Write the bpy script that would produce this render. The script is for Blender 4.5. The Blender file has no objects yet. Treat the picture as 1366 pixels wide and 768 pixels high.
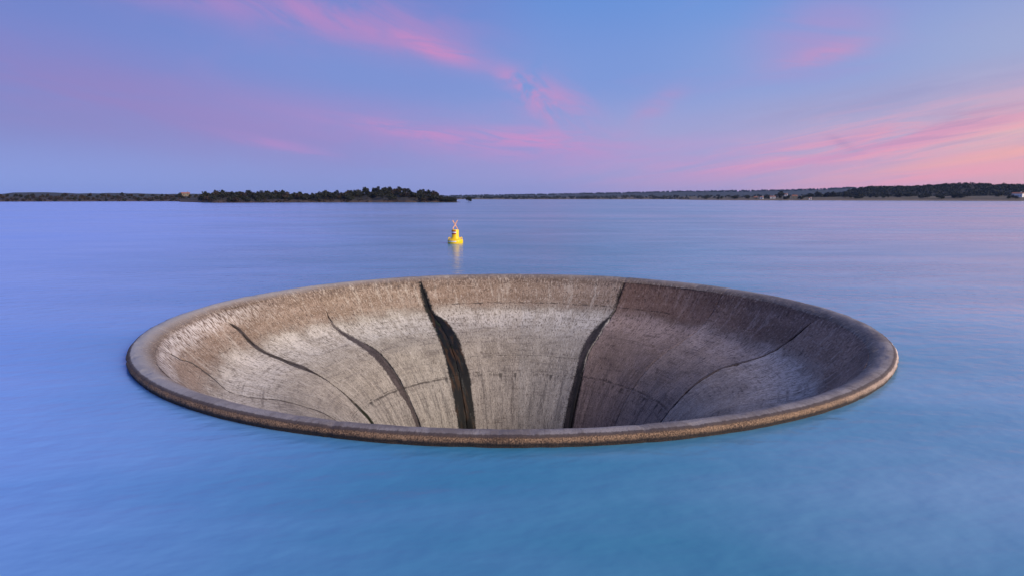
import bpy, bmesh, math, random
import numpy as np
from mathutils import Vector, noise as mnoise

R = math.radians
sc = bpy.context.scene
COL = sc.collection

# ------------------------------------------------------------------ camera
CAM_Y, CAM_Z = -18.742, 3.6055
cam = bpy.data.cameras.new('camera')
cam.sensor_width = 36.0
cam.lens = 843.8 * 36.0 / 1366.0
cam.clip_start = 0.1
cam.clip_end = 20000
camo = bpy.data.objects.new('camera', cam)
COL.objects.link(camo)
camo.location = (0, CAM_Y, CAM_Z)
camo.rotation_euler = (R(90) - math.atan((384 - 264.2) / 843.8), 0, 0)
sc.camera = camo

SUN_AZ = 126.0       # compass degrees, clockwise from the viewing direction (+Y)
SUN_EL = 25.0
SUN_STRENGTH = 4.0
SKY_NISHITA = 0.10   # strength of the physical sky
EXPOSURE = 0.10
HAZE_DENSITY = 4.5e-5

# ------------------------------------------------------------------ node helpers
class S:
    """a socket or a number, with arithmetic that builds Math nodes"""
    def __init__(s, nt, v): s.nt, s.v = nt, v
    def _m(s, op, *o):
        n = s.nt.nodes.new('ShaderNodeMath'); n.operation = op
        for i, x in enumerate((s,) + o):
            x = x.v if isinstance(x, S) else x
            if isinstance(x, (int, float)): n.inputs[i].default_value = x
            else: s.nt.links.new(x, n.inputs[i])
        return S(s.nt, n.outputs[0])
    def __add__(s, o): return s._m('ADD', o)
    __radd__ = __add__
    def __sub__(s, o): return s._m('SUBTRACT', o)
    def __rsub__(s, o): return S(s.nt, o)._m('SUBTRACT', s)
    def __mul__(s, o): return s._m('MULTIPLY', o)
    __rmul__ = __mul__
    def __truediv__(s, o): return s._m('DIVIDE', o)
    def abs(s): return s._m('ABSOLUTE')
    def pow(s, o): return s._m('POWER', o)
    def exp(s): return s._m('EXPONENT')
    def sin(s): return s._m('SINE')
    def max(s, o): return s._m('MAXIMUM', o)
    def min(s, o): return s._m('MINIMUM', o)
    def step(s, a, b, lo=0.0, hi=1.0):
        n = s.nt.nodes.new('ShaderNodeMapRange'); n.interpolation_type = 'SMOOTHSTEP'
        s.nt.links.new(s.v, n.inputs[0])
        for i, x in enumerate((a, b, lo, hi)):
            if isinstance(x, S): s.nt.links.new(x.v, n.inputs[i + 1])
            else: n.inputs[i + 1].default_value = x
        return S(s.nt, n.outputs[0])

class G:
    def __init__(g, nt): g.nt = nt
    def new(g, t, **k):
        n = g.nt.nodes.new(t)
        for a, b in k.items(): setattr(n, a, b)
        return n
    def put(g, sock, v):
        v = v.v if isinstance(v, S) else v
        if isinstance(v, bpy.types.NodeSocket): g.nt.links.new(v, sock)
        elif isinstance(v, tuple) and len(v) == 3 and sock.type == 'RGBA': sock.default_value = (*v, 1)
        else: sock.default_value = v
    def vec(g, x, y, z=0.0):
        n = g.new('ShaderNodeCombineXYZ')
        for i, q in enumerate((x, y, z)): g.put(n.inputs[i], q)
        return n.outputs[0]
    def sep(g, v):
        n = g.new('ShaderNodeSeparateXYZ'); g.put(n.inputs[0], v)
        return [S(g.nt, o) for o in n.outputs]
    def noise(g, v, scale=1.0, detail=3.0, rough=0.55, dist=0.0):
        n = g.new('ShaderNodeTexNoise'); g.put(n.inputs['Vector'], v)
        n.inputs['Scale'].default_value = scale; n.inputs['Detail'].default_value = detail
        n.inputs['Roughness'].default_value = rough; n.inputs['Distortion'].default_value = dist
        return S(g.nt, n.outputs[0])
    def mix(g, f, a, b, mode='MIX'):
        n = g.new('ShaderNodeMix', data_type='RGBA', blend_type=mode)
        g.put(n.inputs[0], f); g.put(n.inputs[6], a); g.put(n.inputs[7], b)
        return n.outputs[2]
    def ramp(g, f, stops, mode='EASE'):
        n = g.new('ShaderNodeValToRGB'); n.color_ramp.interpolation = mode
        e = n.color_ramp.elements
        while len(e) < len(stops): e.new(0.5)
        for i, (p, c) in enumerate(stops):
            e[i].position = p; e[i].color = (*c, 1)
        g.put(n.inputs[0], f)
        return n.outputs[0]
    def curve(g, f, pts, x0, x1, y0, y1):
        """piecewise smooth y(x) from a table"""
        n = g.new('ShaderNodeFloatCurve')
        c = n.mapping.curves[0]
        q = [((x - x0) / (x1 - x0), (y - y0) / (y1 - y0)) for x, y in pts]
        while len(c.points) < len(q): c.points.new(0.5, 0.5)
        for p, (x, y) in zip(c.points, q): p.location = (x, y); p.handle_type = 'AUTO'
        n.mapping.update()
        t = (f - x0) * (1.0 / (x1 - x0))
        g.put(n.inputs['Value'], t.max(0.0).min(1.0))
        return S(g.nt, n.outputs[0]) * (y1 - y0) + y0

def lin(r, g, b):
    f = lambda c: (c / 255) / 12.92 if c / 255 <= .04045 else ((c / 255 + .055) / 1.055) ** 2.4
    return (f(r), f(g), f(b))

def material(name):
    m = bpy.data.materials.new(name); m.use_nodes = True
    nt = m.node_tree; nt.nodes.clear()
    g = G(nt)
    out = g.new('ShaderNodeOutputMaterial'); b = g.new('ShaderNodeBsdfPrincipled')
    nt.links.new(b.outputs[0], out.inputs[0])
    return m, g, b, out

# ------------------------------------------------------------------ sky
world = bpy.data.worlds.new('World'); sc.world = world; world.use_nodes = True
wn = world.node_tree; wn.nodes.clear(); g = G(wn)
wout = g.new('ShaderNodeOutputWorld'); bg = g.new('ShaderNodeBackground')
wn.links.new(bg.outputs[0], wout.inputs[0])
tc = g.new('ShaderNodeTexCoord')
dx, dy, dz = g.sep(tc.outputs['Generated'])
az = dx._m('ARCTAN2', dy) * (180 / math.pi)           # degrees, + to the right
el = dz.max(-1.0).min(1.0)._m('ARCSINE') * (180 / math.pi)
sky = g.new('ShaderNodeTexSky', sky_type='NISHITA')
sky.sun_disc = False; sky.sun_elevation = R(SUN_EL); sky.sun_rotation = R(SUN_AZ)
sky.altitude = 200; sky.dust_density = 1.0
A = lambda d: (d + 180) / 360
azn = az * (1 / 360) + 0.5
row0 = g.ramp(azn, [(0, lin(120, 142, 215)), (A(-40), lin(129, 151, 222)), (A(-14), lin(132, 148, 212)), (A(0), lin(142, 150, 209)),
                    (A(15), lin(165, 154, 204)), (A(28), lin(199, 160, 194)), (A(40), lin(226, 164, 178)), (A(75), lin(236, 172, 168)),
                    (A(125), lin(190, 160, 190)), (1, lin(120, 142, 215))])
row1 = g.ramp(azn, [(0, lin(112, 132, 204)), (A(-40), lin(122, 130, 196)), (A(-15), lin(134, 140, 203)), (A(0), lin(142, 150, 208)),
                    (A(15), lin(156, 160, 209)), (A(28), lin(176, 166, 203)), (A(40), lin(206, 171, 190)), (A(75), lin(226, 180, 180)),
                    (A(125), lin(170, 160, 196)), (1, lin(112, 132, 204))])
row2 = g.ramp(azn, [(0, lin(104, 128, 200)), (A(-40), lin(110, 128, 200)), (A(-10), lin(116, 140, 207)), (A(8), lin(118, 148, 213)),
                    (A(22), lin(130, 156, 214)), (A(40), lin(158, 168, 208)), (A(75), lin(180, 175, 200)), (A(125), lin(140, 152, 204)), (1, lin(104, 128, 200))])
row3 = g.ramp(azn, [(0, lin(88, 120, 194)), (A(-40), lin(90, 122, 196)), (A(-8), lin(103, 129, 202)), (A(6), lin(95, 141, 213)),
                    (A(18), lin(100, 146, 216)), (A(40), lin(127, 152, 212)), (A(75), lin(140, 160, 208)), (1, lin(88, 120, 194))])
c = g.mix(el.step(0.5, 6.0), row0, row1)
c = g.mix(el.step(5.0, 10.5), c, row2)
c = g.mix(el.step(10.0, 17.5), c, row3)
c = g.mix(el.step(18.0, 65.0), c, lin(72, 110, 186))
nis = g.mix(1.0, sky.outputs[0], (SKY_NISHITA,) * 3, 'MULTIPLY')
c = g.mix(0.05, c, nis)
c = g.mix(0.08, c, lin(150, 150, 192))

FIELD = {}
def field(slope, fa, fe, seed):
    ca, sa = math.cos(R(slope)), math.sin(R(slope))
    return g.noise(g.vec((az * ca + el * sa) * fa + seed, (el * ca - az * sa) * fe + seed * 1.7, seed), 1.0, 5.0, 0.6, 0.7)
FIELD['broad'] = field(-8, .06, .32, 3.1)
FIELD['left'] = field(-15, .11, .36, 5.2)
FIELD['steep'] = field(-30, .24, .46, 12.2)
FIELD['right'] = field(8, .085, .85, 33.7)
FIELD['wisps'] = field(9, .12, 1.7, 52.0)
FIELD['fine'] = field(-6, .2, 1.25, 19.3)
def cloud(c, a0, e0, slope, half_len, half_w, col, amt, key, lo=0.36, hi=0.66):
    """a wispy band of cloud: centre, tilt, half length and width in degrees"""
    ca, sa = math.cos(R(slope)), math.sin(R(slope))
    u = (az - a0) * ca + (el - e0) * sa
    v = (el - e0) * ca - (az - a0) * sa
    m = ((u / half_len).pow(2.0) + (v / half_w).pow(2.0)) * -1.0
    return g.mix(m.exp() * FIELD[key].step(lo, hi) * amt, c, col)
pink, rose, peach, mauve = lin(214, 132, 186), lin(232, 134, 184), lin(248, 172, 170), lin(146, 126, 184)
# a general veil of high streaks all over the sky
pz = dz.max(0.03)
veil = g.noise(g.vec(dx / pz * 0.55 + dy / pz * 0.2, dy / pz * 0.30 - dx / pz * 0.1), 1.0, 6, 0.6, 0.4)
c = g.mix(veil.step(0.48, 0.75) * el.step(3, 12) * 0.28, c, lin(170, 140, 198))
c = cloud(c, -30, 7.4, -9, 22, 3.0, mauve, .62, 'broad', .1, .6)
c = cloud(c, -8, 5.6, -5, 18, 1.9, lin(170, 140, 198), .55, 'broad', .2, .65)
c = cloud(c, -21, 15.2, -4, 13, 1.8, lin(184, 134, 192), .62, 'left', .22, .62)
c = cloud(c, -11.5, 13.9, -11, 7.5, 1.9, lin(190, 134, 188), .55, 'left', .24, .64)
c = cloud(c, -6.6, 12.5, -17, 3.6, .75, lin(222, 136, 184), .6, 'fine', .2, .6)
c = cloud(c, 1.0, 9.5, -30, 2.8, 1.0, lin(214, 138, 186), .66, 'steep', .28, .6)
c = cloud(c, 4.2, 7.6, -34, 3.2, 1.9, lin(204, 140, 188), .66, 'steep', .28, .62)
c = cloud(c, 2.0, 5.1, -3, 4.5, .8, lin(210, 140, 190), .55, 'fine', .30, .62)
c = cloud(c, -9, 5.8, -8, 5.0, .6, lin(208, 138, 190), .5, 'fine', .32, .6)
c = cloud(c, -20, 4.4, -10, 4, .45, lin(190, 138, 196), .45, 'fine', .34, .6)
c = cloud(c, 25, 12.6, 8, 5.0, 2.6, lin(180, 140, 192), .5, 'broad', .25, .62)
c = cloud(c, 25.2, 11.0, 10, 3.4, .7, lin(206, 142, 184), .5, 'fine', .25, .6)
c = cloud(c, 12, 7.2, 36, 3.0, .9, lin(186, 142, 190), .5, 'broad', .25, .6)
c = cloud(c, 30, 7.6, 7, 13, 1.0, lin(146, 148, 192), .55, 'right', .25, .62)
c = cloud(c, 36, 6.0, 9, 10, .7, lin(206, 150, 178), .6, 'right', .32, .6)
c = cloud(c, 41, 5.2, 10, 8, .7, lin(240, 204, 178), .75, 'right', .34, .58)
c = cloud(c, 33, 4.5, 9, 12, .8, lin(218, 146, 178), .6, 'right', .34, .6)
c = cloud(c, 38, 3.2, 9, 9, .5, lin(240, 172, 164), .65, 'right', .34, .58)
c = cloud(c, 24, 3.3, 6, 11, 1.1, lin(214, 148, 188), .55, 'right', .34, .6)
c = cloud(c, 33, 1.6, 7, 10, .6, lin(240, 158, 176), .55, 'right', .34, .6)
c = cloud(c, 14, 3.4, 3, 12, 1.5, lin(192, 148, 198), .5, 'right', .25, .65)
c = cloud(c, 27, 4.3, -30, 1.2, .3, lin(158, 134, 178), .4, 'fine', .2, .6)
c = cloud(c, 30, 4.2, 8, 11, 2.2, lin(236, 160, 178), .5, 'wisps', .44, .66)
c = cloud(c, 36, 5.2, 9, 9, 1.6, lin(168, 144, 182), .45, 'wisps', .52, .36)
c = cloud(c, 2, 4.6, -2, 9, 1.3, lin(196, 142, 194), .45, 'fine', .34, .62)
# the same evening clouds go on round the rest of the sky
c = cloud(c, 78, 6.0, 6, 26, 3.0, peach, .55, 'right', .34, .64)
c = cloud(c, -75, 9.0, -6, 24, 3.0, mauve, .5, 'broad', .3, .64)
g.put(bg.inputs[0], c); bg.inputs[1].default_value = 1.0
world.cycles.sampling_method = 'MANUAL'; world.cycles.sample_map_resolution = 256

sun = bpy.data.lights.new('sun', 'SUN'); sun.energy = SUN_STRENGTH; sun.angle = R(40); sun.color = (1.0, .855, .71)
suno = bpy.data.objects.new('sun', sun); COL.objects.link(suno)
sd = Vector((math.sin(R(SUN_AZ)) * math.cos(R(SUN_EL)), math.cos(R(SUN_AZ)) * math.cos(R(SUN_EL)), math.sin(R(SUN_EL))))
suno.rotation_euler = sd.to_track_quat('Z', 'Y').to_euler()
suno.location = (60, 10, 60)

sc.view_settings.view_transform = 'Standard'; sc.view_settings.look = 'None'
sc.view_settings.exposure = EXPOSURE; sc.view_settings.gamma = 1.0
sc.view_settings.use_curve_mapping = False
sc.render.engine = 'CYCLES'
sc.cycles.max_bounces = 4; sc.cycles.diffuse_bounces = 2; sc.cycles.glossy_bounces = 2; sc.cycles.volume_bounces = 0
sc.cycles.use_denoising = True
sc.cycles.sample_clamp_indirect = 4.0

# ------------------------------------------------------------------ object helpers
def link(name, me, mats, parent=None, smooth=False):
    o = bpy.data.objects.new(name, me); COL.objects.link(o)
    for m in (mats if isinstance(mats, (list, tuple)) else [mats]):
        if m and len(me.materials) < (len(mats) if isinstance(mats, (list, tuple)) else 1): me.materials.append(m)
    if parent: o.parent = parent
    if smooth: me.shade_smooth()
    return o
def mesh(name, v, f):
    me = bpy.data.meshes.new(name); me.from_pydata([tuple(p) for p in v], [], f); me.update(); return me
def empty(name, loc, label, cat, group=None, rz=0.0):
    o = bpy.data.objects.new(name, None); COL.objects.link(o)
    o.empty_display_size = 0.2
    o.location = loc; o.rotation_euler = (0, 0, rz); o['label'] = label; o['category'] = cat
    if group: o['group'] = group
    return o
def tag(o, label=None, cat=None, kind=None, group=None):
    if label: o['label'] = label
    if cat: o['category'] = cat
    if kind: o['kind'] = kind
    if group: o['group'] = group
    return o
def lathe(prof, n=32):
    """surface of revolution about Z; profile points (r, z)"""
    v, f = [], []
    for r, z in prof:
        for i in range(n):
            a = 2 * math.pi * i / n; v.append((r * math.cos(a), r * math.sin(a), z))
    for j in range(len(prof) - 1):
        for i in range(n):
            k = (i + 1) % n
            f.append((j * n + i, j * n + k, (j + 1) * n + k, (j + 1) * n + i))
    return v, f
def nz(x, y, z=0.0, oct=3): return mnoise.fractal(Vector((x, y, z)), 1.0, 2.0, oct)

# ------------------------------------------------------------------ water
mw, g, b, _ = material('lake_water')
tcn = g.new('ShaderNodeNewGeometry')
X, Y, Z = g.sep(tcn.outputs['Position'])
big = g.noise(g.vec(X * .03 + 3, Y * .035), 1.0, 3, .55, .4)
mid = g.noise(g.vec(X * .10 + Y * .05, Y * .28 - X * .03), 1.0, 4, .55, .3)
far_s = g.noise(g.vec(X * .006, Y * .05 + X * .004), 1.0, 4, .6, .3)
rip = g.noise(g.vec(X * 1.3 + Y * .6, Y * 2.1 - X * .65), 1.0, 2.5, .5, .0)
fan = X / (Y.max(-19.0) + 34.0)                               # sideways position, widening up the lake
sheen_left = (fan * -1.0 + (big - .5) * .35 + (mid - .5) * .12).step(-.05, .62)       # sky reflection painted into the water colour, stronger to the left
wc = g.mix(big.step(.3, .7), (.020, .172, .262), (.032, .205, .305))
wc = g.mix(sheen_left * .95, wc, (.24, .42, .95))
sheen_right = (fan + (big - .5) * .3 + (mid - .5) * .25).step(-.02, .55)   # painted sky reflection again, growing to the right
wc = g.mix(sheen_right * .85, wc, (.20, .365, .56))
wc = g.mix(mid.step(.38, .66) * .55, wc, g.mix(sheen_left, g.mix(sheen_right, (.09, .26, .40), (.30, .44, .60)), (.29, .46, .92)))
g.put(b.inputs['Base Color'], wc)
g.put(b.inputs['Roughness'], far_s.step(.3, .75) * .10 + .15)
b.inputs['IOR'].default_value = 1.40
bp = g.new('ShaderNodeBump'); bp.inputs['Strength'].default_value = .5; bp.inputs['Distance'].default_value = .10
g.put(bp.inputs['Height'], rip * .7 + mid * 1.5 + far_s * 1.1)
g.put(b.inputs['Normal'], bp.outputs[0])
rs = [9.9, 10.05, 10.3, 10.8, 11.6, 13, 15.5, 19, 25, 34, 50, 80, 140, 300, 700, 1500, 3000, 5200]
v, f = lathe([(r, 0.0) for r in rs], 192)
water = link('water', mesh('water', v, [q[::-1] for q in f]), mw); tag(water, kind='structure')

# ------------------------------------------------------------------ the spillway: profile and joints
CREST = 0.20
PROF = [(9.80, -0.9), (9.88, -.45), (9.93, -.2), (9.96, -.12), (9.92, -.045), (9.84, -.008), (9.72, .0), (9.58, -.045), (9.42, -.15), (9.25, -.33), (9.05, -.57),
        (8.78, -.87), (8.45, -1.18), (8.0, -1.48), (7.4, -1.72), (6.8, -1.92), (6.2, -2.17), (5.7, -2.47), (5.2, -2.86), (4.75, -3.34), (4.4, -3.85),
        (4.1, -4.4), (3.9, -5.0), (3.75, -6), (3.68, -7.5), (3.65, -10), (3.65, -14)]
def catmull(P, n=24):
    P = np.array(P, float); Q = np.vstack([2 * P[0] - P[1], P, 2 * P[-1] - P[-2]]); out = []
    for i in range(1, len(Q) - 2):
        t = np.linspace(0, 1, n, endpoint=False)[:, None]; a, b_, c_, d_ = Q[i - 1:i + 3]
        out.append(.5 * ((2 * b_) + (c_ - a) * t + (2 * a - 5 * b_ + 4 * c_ - d_) * t ** 2 + (3 * b_ - a - 3 * c_ + d_) * t ** 3))
    out.append(P[-1:]); return np.vstack(out)
CV = catmull(PROF)
SL = np.concatenate([[0], np.cumsum(np.hypot(*np.diff(CV, axis=0).T))]); SL -= SL[5 * 24]
def rz(s): return np.interp(s, SL, CV[:, 0]), np.interp(s, SL, CV[:, 1])
def nrm(s):
    r1, z1 = rz(s - .02); r2, z2 = rz(s + .02)
    l = math.hypot(r2 - r1, z2 - z1); return -(z2 - z1) / l * -1.0, (r2 - r1) / l * -1.0
def surf(th, s, off=0.0):
    """point on the bell at bearing th (degrees) and arc length s, off metres proud of it"""
    r, z = rz(s); nr, nzv = nrm(s)
    r += nr * off; z += nzv * off
    a = R(th); return (r * math.cos(a), r * math.sin(a), z)

JOINTS = [  # base bearing, table of (s, bearing), half gap in metres below s0, s0
    (4.0, [(.5, 1.8), (1.15, 3.2), (1.85, 4.0), (2.7, 5.2), (3.8, 7.0), (4.9, 5.4), (5.6, 3.6), (6.2, 2.6), (8, 2.2)], .030, .5),
    (31.7, [(0, 31.7), (8, 31.4)], .007, .5),
    (59.3, [(.3, 59.1), (1.1, 59.4), (1.8, 59.3), (2.9, 59.6), (4.2, 58.8), (4.9, 59.1), (5.6, 58.2), (6.9, 57.2), (8, 57.0)], .012, .3),
    (87.1, [(0, 87.1), (8, 87.0)], .001, .5),
    (114.9, [(.3, 115.3), (1.1, 114.8), (2, 114.5), (3, 113.4), (4.1, 113.5), (5.2, 113.9), (6, 114.0), (7, 114.7), (8, 115)], .008, .3),
    (142.9, [(1.29, 143.9), (2, 144.6), (2.7, 143.7), (3.7, 142.2), (4.4, 141.5), (5.2, 141.7), (6, 142.1), (7.4, 142.1)], .020, 1.3),
    (172.2, [(.8, 173.7), (1.35, 171.8), (2.2, 172.3), (3.1, 172.0), (4.2, 172.3), (5.2, 172.6), (5.9, 172.8), (6.6, 171.8), (8, 171.8)], .034, .8),
    (199.5, [(.8, 201.5), (1.3, 198.2), (1.65, 196.9), (2.05, 197.9), (2.4, 201), (2.8, 202.6), (3.2, 202.3), (3.8, 200.5), (4.5, 199.2), (5.3, 196.5), (8, 196.5)], .018, .9),
    (226.0, [(0, 226), (8, 226.4)], .010, .6), (253.8, [(0, 253.8), (8, 253.2)], .010, .6), (281.6, [(0, 281.6), (8, 282)], .010, .6),
    (309.2, [(0, 309.2), (8, 309.0)], .010, .6), (336.8, [(0, 336.8), (8, 337.2)], .010, .6)]
def jth(j, s):
    b0, tab, gp, s0 = JOINTS[j % 13]
    a = np.interp(s, [p[0] for p in tab], [p[1] for p in tab])
    return a + .28 * nz(s * 2.2, j * 7.3) + .10 * nz(s * 9, j * 3.1)
def jgap(j, s):
    b0, tab, gp, s0 = JOINTS[j % 13]
    k = min(1, max(0, (s - s0) / .25))
    w = (min(gp, .0025) + max(0, gp - .0025) * k) * max(.12, 1 + 1.3 * nz(s * 3.1, j * 5.7 + 2))
    return max(.0006, w)

# ------------------------------------------------------------------ concrete
def concrete(name, rim=False):
    m, g, b, _ = material(name)
    uv = g.new('ShaderNodeUVMap', uv_map='bell')
    u, v_, _z = g.sep(uv.outputs[0])
    th = u * 360.0; s = v_ * 18.0 - 1.0
    x = th * .125                                     # metres round the bell, roughly
    fleck = g.noise(g.vec(x * 19, s * 5.0, 1.0), 1.0, 5, .68, .4)
    grain = g.noise(g.vec(x * 26, s * 17, 4.0), 1.0, 4, .72)
    if rim: grain = g.noise(g.vec(x * 62, s * 38, 4.0), 1.0, 3, .7)
    strk = g.noise(g.vec(x * 4.5, s * .5, 7.0), 1.0, 5, .68, .2)
    patch = g.noise(g.vec(x * .9, s * .9, 2.0), 1.0, 5, .6, .5)
    patch2 = g.noise(g.vec(x * .45 + 9, s * 1.6, 5.0), 1.0, 4, .6, .4)
    ring = g.noise(g.vec(x * .5, s * 9, 3.0), 1.0, 5, .65)
    c = g.mix(patch.step(.3, .7), (.26, .225, .175), (.40, .355, .285))
    tan_ = g.mix(patch2.step(.35, .65), (.225, .157, .107), (.32, .237, .172))     # the upper lift is tan, weathered
    c = g.mix((s + (patch - .5) * 1.2).step(2.3, 1.5), c, tan_)
    # lime bloom in the bend below it
    bloom = (s + (patch - .5) * 1.8).step(1.8, 2.5) * (s + (patch2 - .5) * 2.4).step(4.4, 2.8)
    c = g.mix(bloom * (fleck * .5 + strk * .5).step(.40, .58) * .9, c, (.66, .61, .52))
    # grey throat with long streaks
    c = g.mix((s + (strk - .5)).step(5.2, 6.6) * .6, c, (.36, .33, .29))
    c = g.mix(s.step(4.8, 6.2) * strk.step(.50, .64) * .7, c, (.13, .115, .10))
    c = g.mix(s.step(1.6, 2.8) * ring.step(.50, .64) * patch.step(.62, .42) * .7, c, (.15, .125, .105))
    c = g.mix(strk.step(.48, .32) * .5, c, (.56, .50, .41))
    c = g.mix(fleck.step(.54, .68) * .6, c, (.60, .54, .46))
    c = g.mix(fleck.step(.47, .34) * .85, c, (.075, .055, .042))
    c = g.mix(grain.step(.48, .34) * .85, c, (.05, .038, .03))
    c = g.mix(grain.step(.55, .70) * .6, c, (.68, .62, .53))
    # mossy ring just inside the lip, white flecks under it
    moss = (s + (fleck - .5) * .5).step(.20, .36) * (s + (fleck - .5) * .9).step(.95, .5)
    c = g.mix(moss * (fleck * .6 + grain * .4).step(.60, .42) * .75, c, (.10, .07, .055))
    wf = s.step(.45, .65) * (s + (patch - .5)).step(1.3, .8) * fleck.step(.42, .56) * (th - 150).step(0, 35) * (th - 250).step(0, -25)
    c = g.mix(wf * .75, c, (.70, .66, .61))
    oi = g.new('ShaderNodeObjectInfo')
    # ---- seepage stains, each with its own outline
    def band(tabL, tabR, soft=.5, wob=1.0):
        lo = min(p[1] for p in tabR) - 1; hi = max(p[1] for p in tabL) + 1
        L = g.curve(s, tabL, 0.0, 8.2, lo, hi); Rr = g.curve(s, tabR, 0.0, 8.2, lo, hi)
        w = (g.noise(g.vec(x * 6, s * 5, tabL[0][1]), 1.0, 5, .75) - .5) * 2.6 * wob + (grain - .5) * 2.4 * wob
        a = (th + w); 
        return (a - Rr).step(0.0, soft) * (L - a).step(0.0, soft), (a - Rr) / (L - Rr).max(.2)
    if not rim:
        st4, _q = band([(0, 59.5), (.3, 59.8), (1.15, 60.5), (1.86, 60.4), (2.85, 62.0), (3.8, 63.0), (5, 62.8), (6, 61.7), (6.9, 61.8), (8, 62)],
                       [(0, 59.0), (.3, 58.6), (1.15, 58.7), (1.75, 58.8), (2.9, 59.2), (4.2, 58.6), (5, 58.9), (5.7, 57.8), (6.9, 55.6), (8, 55.5)], .9, .9)
        st3, q3 = band([(0, 115.5), (.35, 115.8), (1, 116.1), (1.9, 116.2), (2.9, 116.3), (4.1, 117.3), (5.2, 118.2), (6, 119.2), (6.9, 119.9), (8, 120.4)],
                       [(0, 115.1), (.35, 114.8), (1.2, 113.6), (2.2, 113.2), (2.6, 111.6), (3.0, 110.4), (4.2, 109.6), (5.3, 109.6), (6, 109.1), (7, 109.7), (8, 109.8)], .6, .9)
        st2, q2 = band([(0, 143.9), (1.2, 143.9), (2, 145.6), (2.6, 145.9), (3.4, 145.9), (4.2, 145.9), (5.1, 145.9), (6, 146.4), (6.7, 145.2), (7.4, 145.0), (8, 145)],
                       [(0, 143.8), (1.2, 143.8), (2, 144.4), (2.7, 143.5), (3.7, 142.1), (4.4, 141.2), (5.2, 141.5), (6, 141.9), (6.7, 141.8), (7.4, 142), (8, 142)], .8, .7)
        st1, _q = band([(0, 172), (.75, 173.7), (1.3, 172.9), (2.2, 173.5), (3.1, 173.4), (3.6, 174.0), (4.2, 173.3), (5.2, 173.3), (5.9, 174.2), (6.6, 173.4), (8, 173.4)],
                       [(0, 172), (.75, 173.3), (1.3, 171.2), (2.2, 171.5), (3.1, 171.2), (3.6, 170.9), (4.2, 171.6), (5.2, 172.2), (5.9, 171.9), (6.6, 170.6), (8, 170.3)], .3, .3)
        st5, _q = band([(0, 2), (.55, 2.2), (1.15, 3.8), (1.85, 4.6), (2.7, 5.8), (3.8, 7.8), (4.9, 6.2), (5.6, 4.4), (6.2, 3.4), (8, 3)],
                       [(0, 1.6), (.55, 1.4), (1.15, 2.7), (1.85, 3.5), (2.7, 4.7), (3.8, 6.3), (4.9, 4.7), (5.6, 2.8), (6.2, 1.8), (8, 1.4)], .35, .3)
        mot = g.noise(g.vec(x * 3.2, s * 1.1, 11.0), 1.0, 5, .65)
        wet3 = g.mix(mot.step(.40, .66), (.004, .004, .0035), (.013, .012, .008))
        wet3 = g.mix(g.noise(g.vec(x * 4.5, s * .9, 15.0), 1.0, 4, .6).step(.50, .62) * s.step(1.8, 2.8) * .55, wet3, (.075, .036, .013))
        wet3 = g.mix(g.noise(g.vec(x * 5.5, s * 2.4, 25.0), 1.0, 5, .7).step(.54, .64) * s.step(1.6, 2.4) * s.step(5.5, 4) * .8, wet3, (.022, .034, .006))
        wet3 = g.mix((mot * .6 + grain * .4).step(.54, .64) * s.step(4.6, 6.6) * .85, wet3, (.085, .085, .075))
        wet2 = g.mix((mot * .45 + grain * .55).step(.38, .62), (.016, .011, .010), (.10, .078, .072))
        wet2 = g.mix(q2.abs().step(.22, .05) * .8, wet2, (.010, .008, .007))
        wet4 = g.mix((mot * .6 + grain * .4).step(.40, .60), (.005, .0045, .0045), (.060, .045, .042))
        side4 = (th - g.curve(s, [(0, 59.6), (1.8, 59.4), (2.4, 60.4), (3.2, 60.4), (4.0, 59.4), (5, 60), (6, 59.6), (8, 58.6)], 0, 8.2, 55, 64)).step(.6, -.4)
        wet4 = g.mix(side4 * (mot * .5 + strk * .5).step(.40, .52) * .9, wet4, (.008, .007, .007))
        dark = s.step(6.3, 7.2)
        c = g.mix(st2 * (fleck * .5 + patch * .5).step(.26, .40) * .97, c, wet2)
        c = g.mix(st4 * (grain * .4 + mot * .6).step(.28, .40) * .985, c, wet4)
        c = g.mix(st1 * .93, c, g.mix(s.step(5.4, 6.4), (.045, .036, .034), (.012, .018, .006)))
        c = g.mix(st5 * .6, c, (.05, .04, .042))
        # drips under the lower joint
        drip = g.noise(g.vec(x * 3.4, 2.0, 3.0), 1.0, 4, .7)
        dm = (s - 6.05).step(0.0, .05) * ((drip - .5) * 3.2 - (s - 6.05)).step(0.0, .15)
        c = g.mix(dm * .75, c, (.055, .048, .04))
        dm2 = (s - 1.72).step(0.0, .04) * ((g.noise(g.vec(x * 2.3, 8.0, 3.0), 1.0, 3, .6) - .57) * 2.4 - (s - 1.72)).step(0.0, .08)
        c = g.mix(dm2 * .7, c, (.07, .04, .03))
        # broken dark lines where the lifts of concrete meet
        jn = g.noise(g.vec(x * 2.6, 5.0, 9.0), 1.0, 5, .7)
        wj = (g.noise(g.vec(x * 1.1, 1.0, 2.0), 1.0, 3, .6) - .5) * .14
        def seam(s0, a0, a1, w, lo, hi, amt):
            return ((s + wj - s0).abs().step(w, w * .3)) * (th - a0).step(0, 4) * (th - a1).step(0, -4) * jn.step(lo, hi) * amt
        seams = seam(6.10, 117, 168, .05, .36, .52, .75).max(seam(5.98, 5, 60, .05, .42, .55, .65)).max(seam(5.97, 60, 112, .04, .45, .6, .4))
        seams = seams.max(seam(5.27, 60, 110, .035, .40, .55, .5)).max(seam(1.76, 38, 112, .045, .46, .56, .8)).max(seam(1.8, 112, 200, .04, .52, .66, .35))
        c = g.mix(seams, c, (.05, .04, .034))
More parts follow.
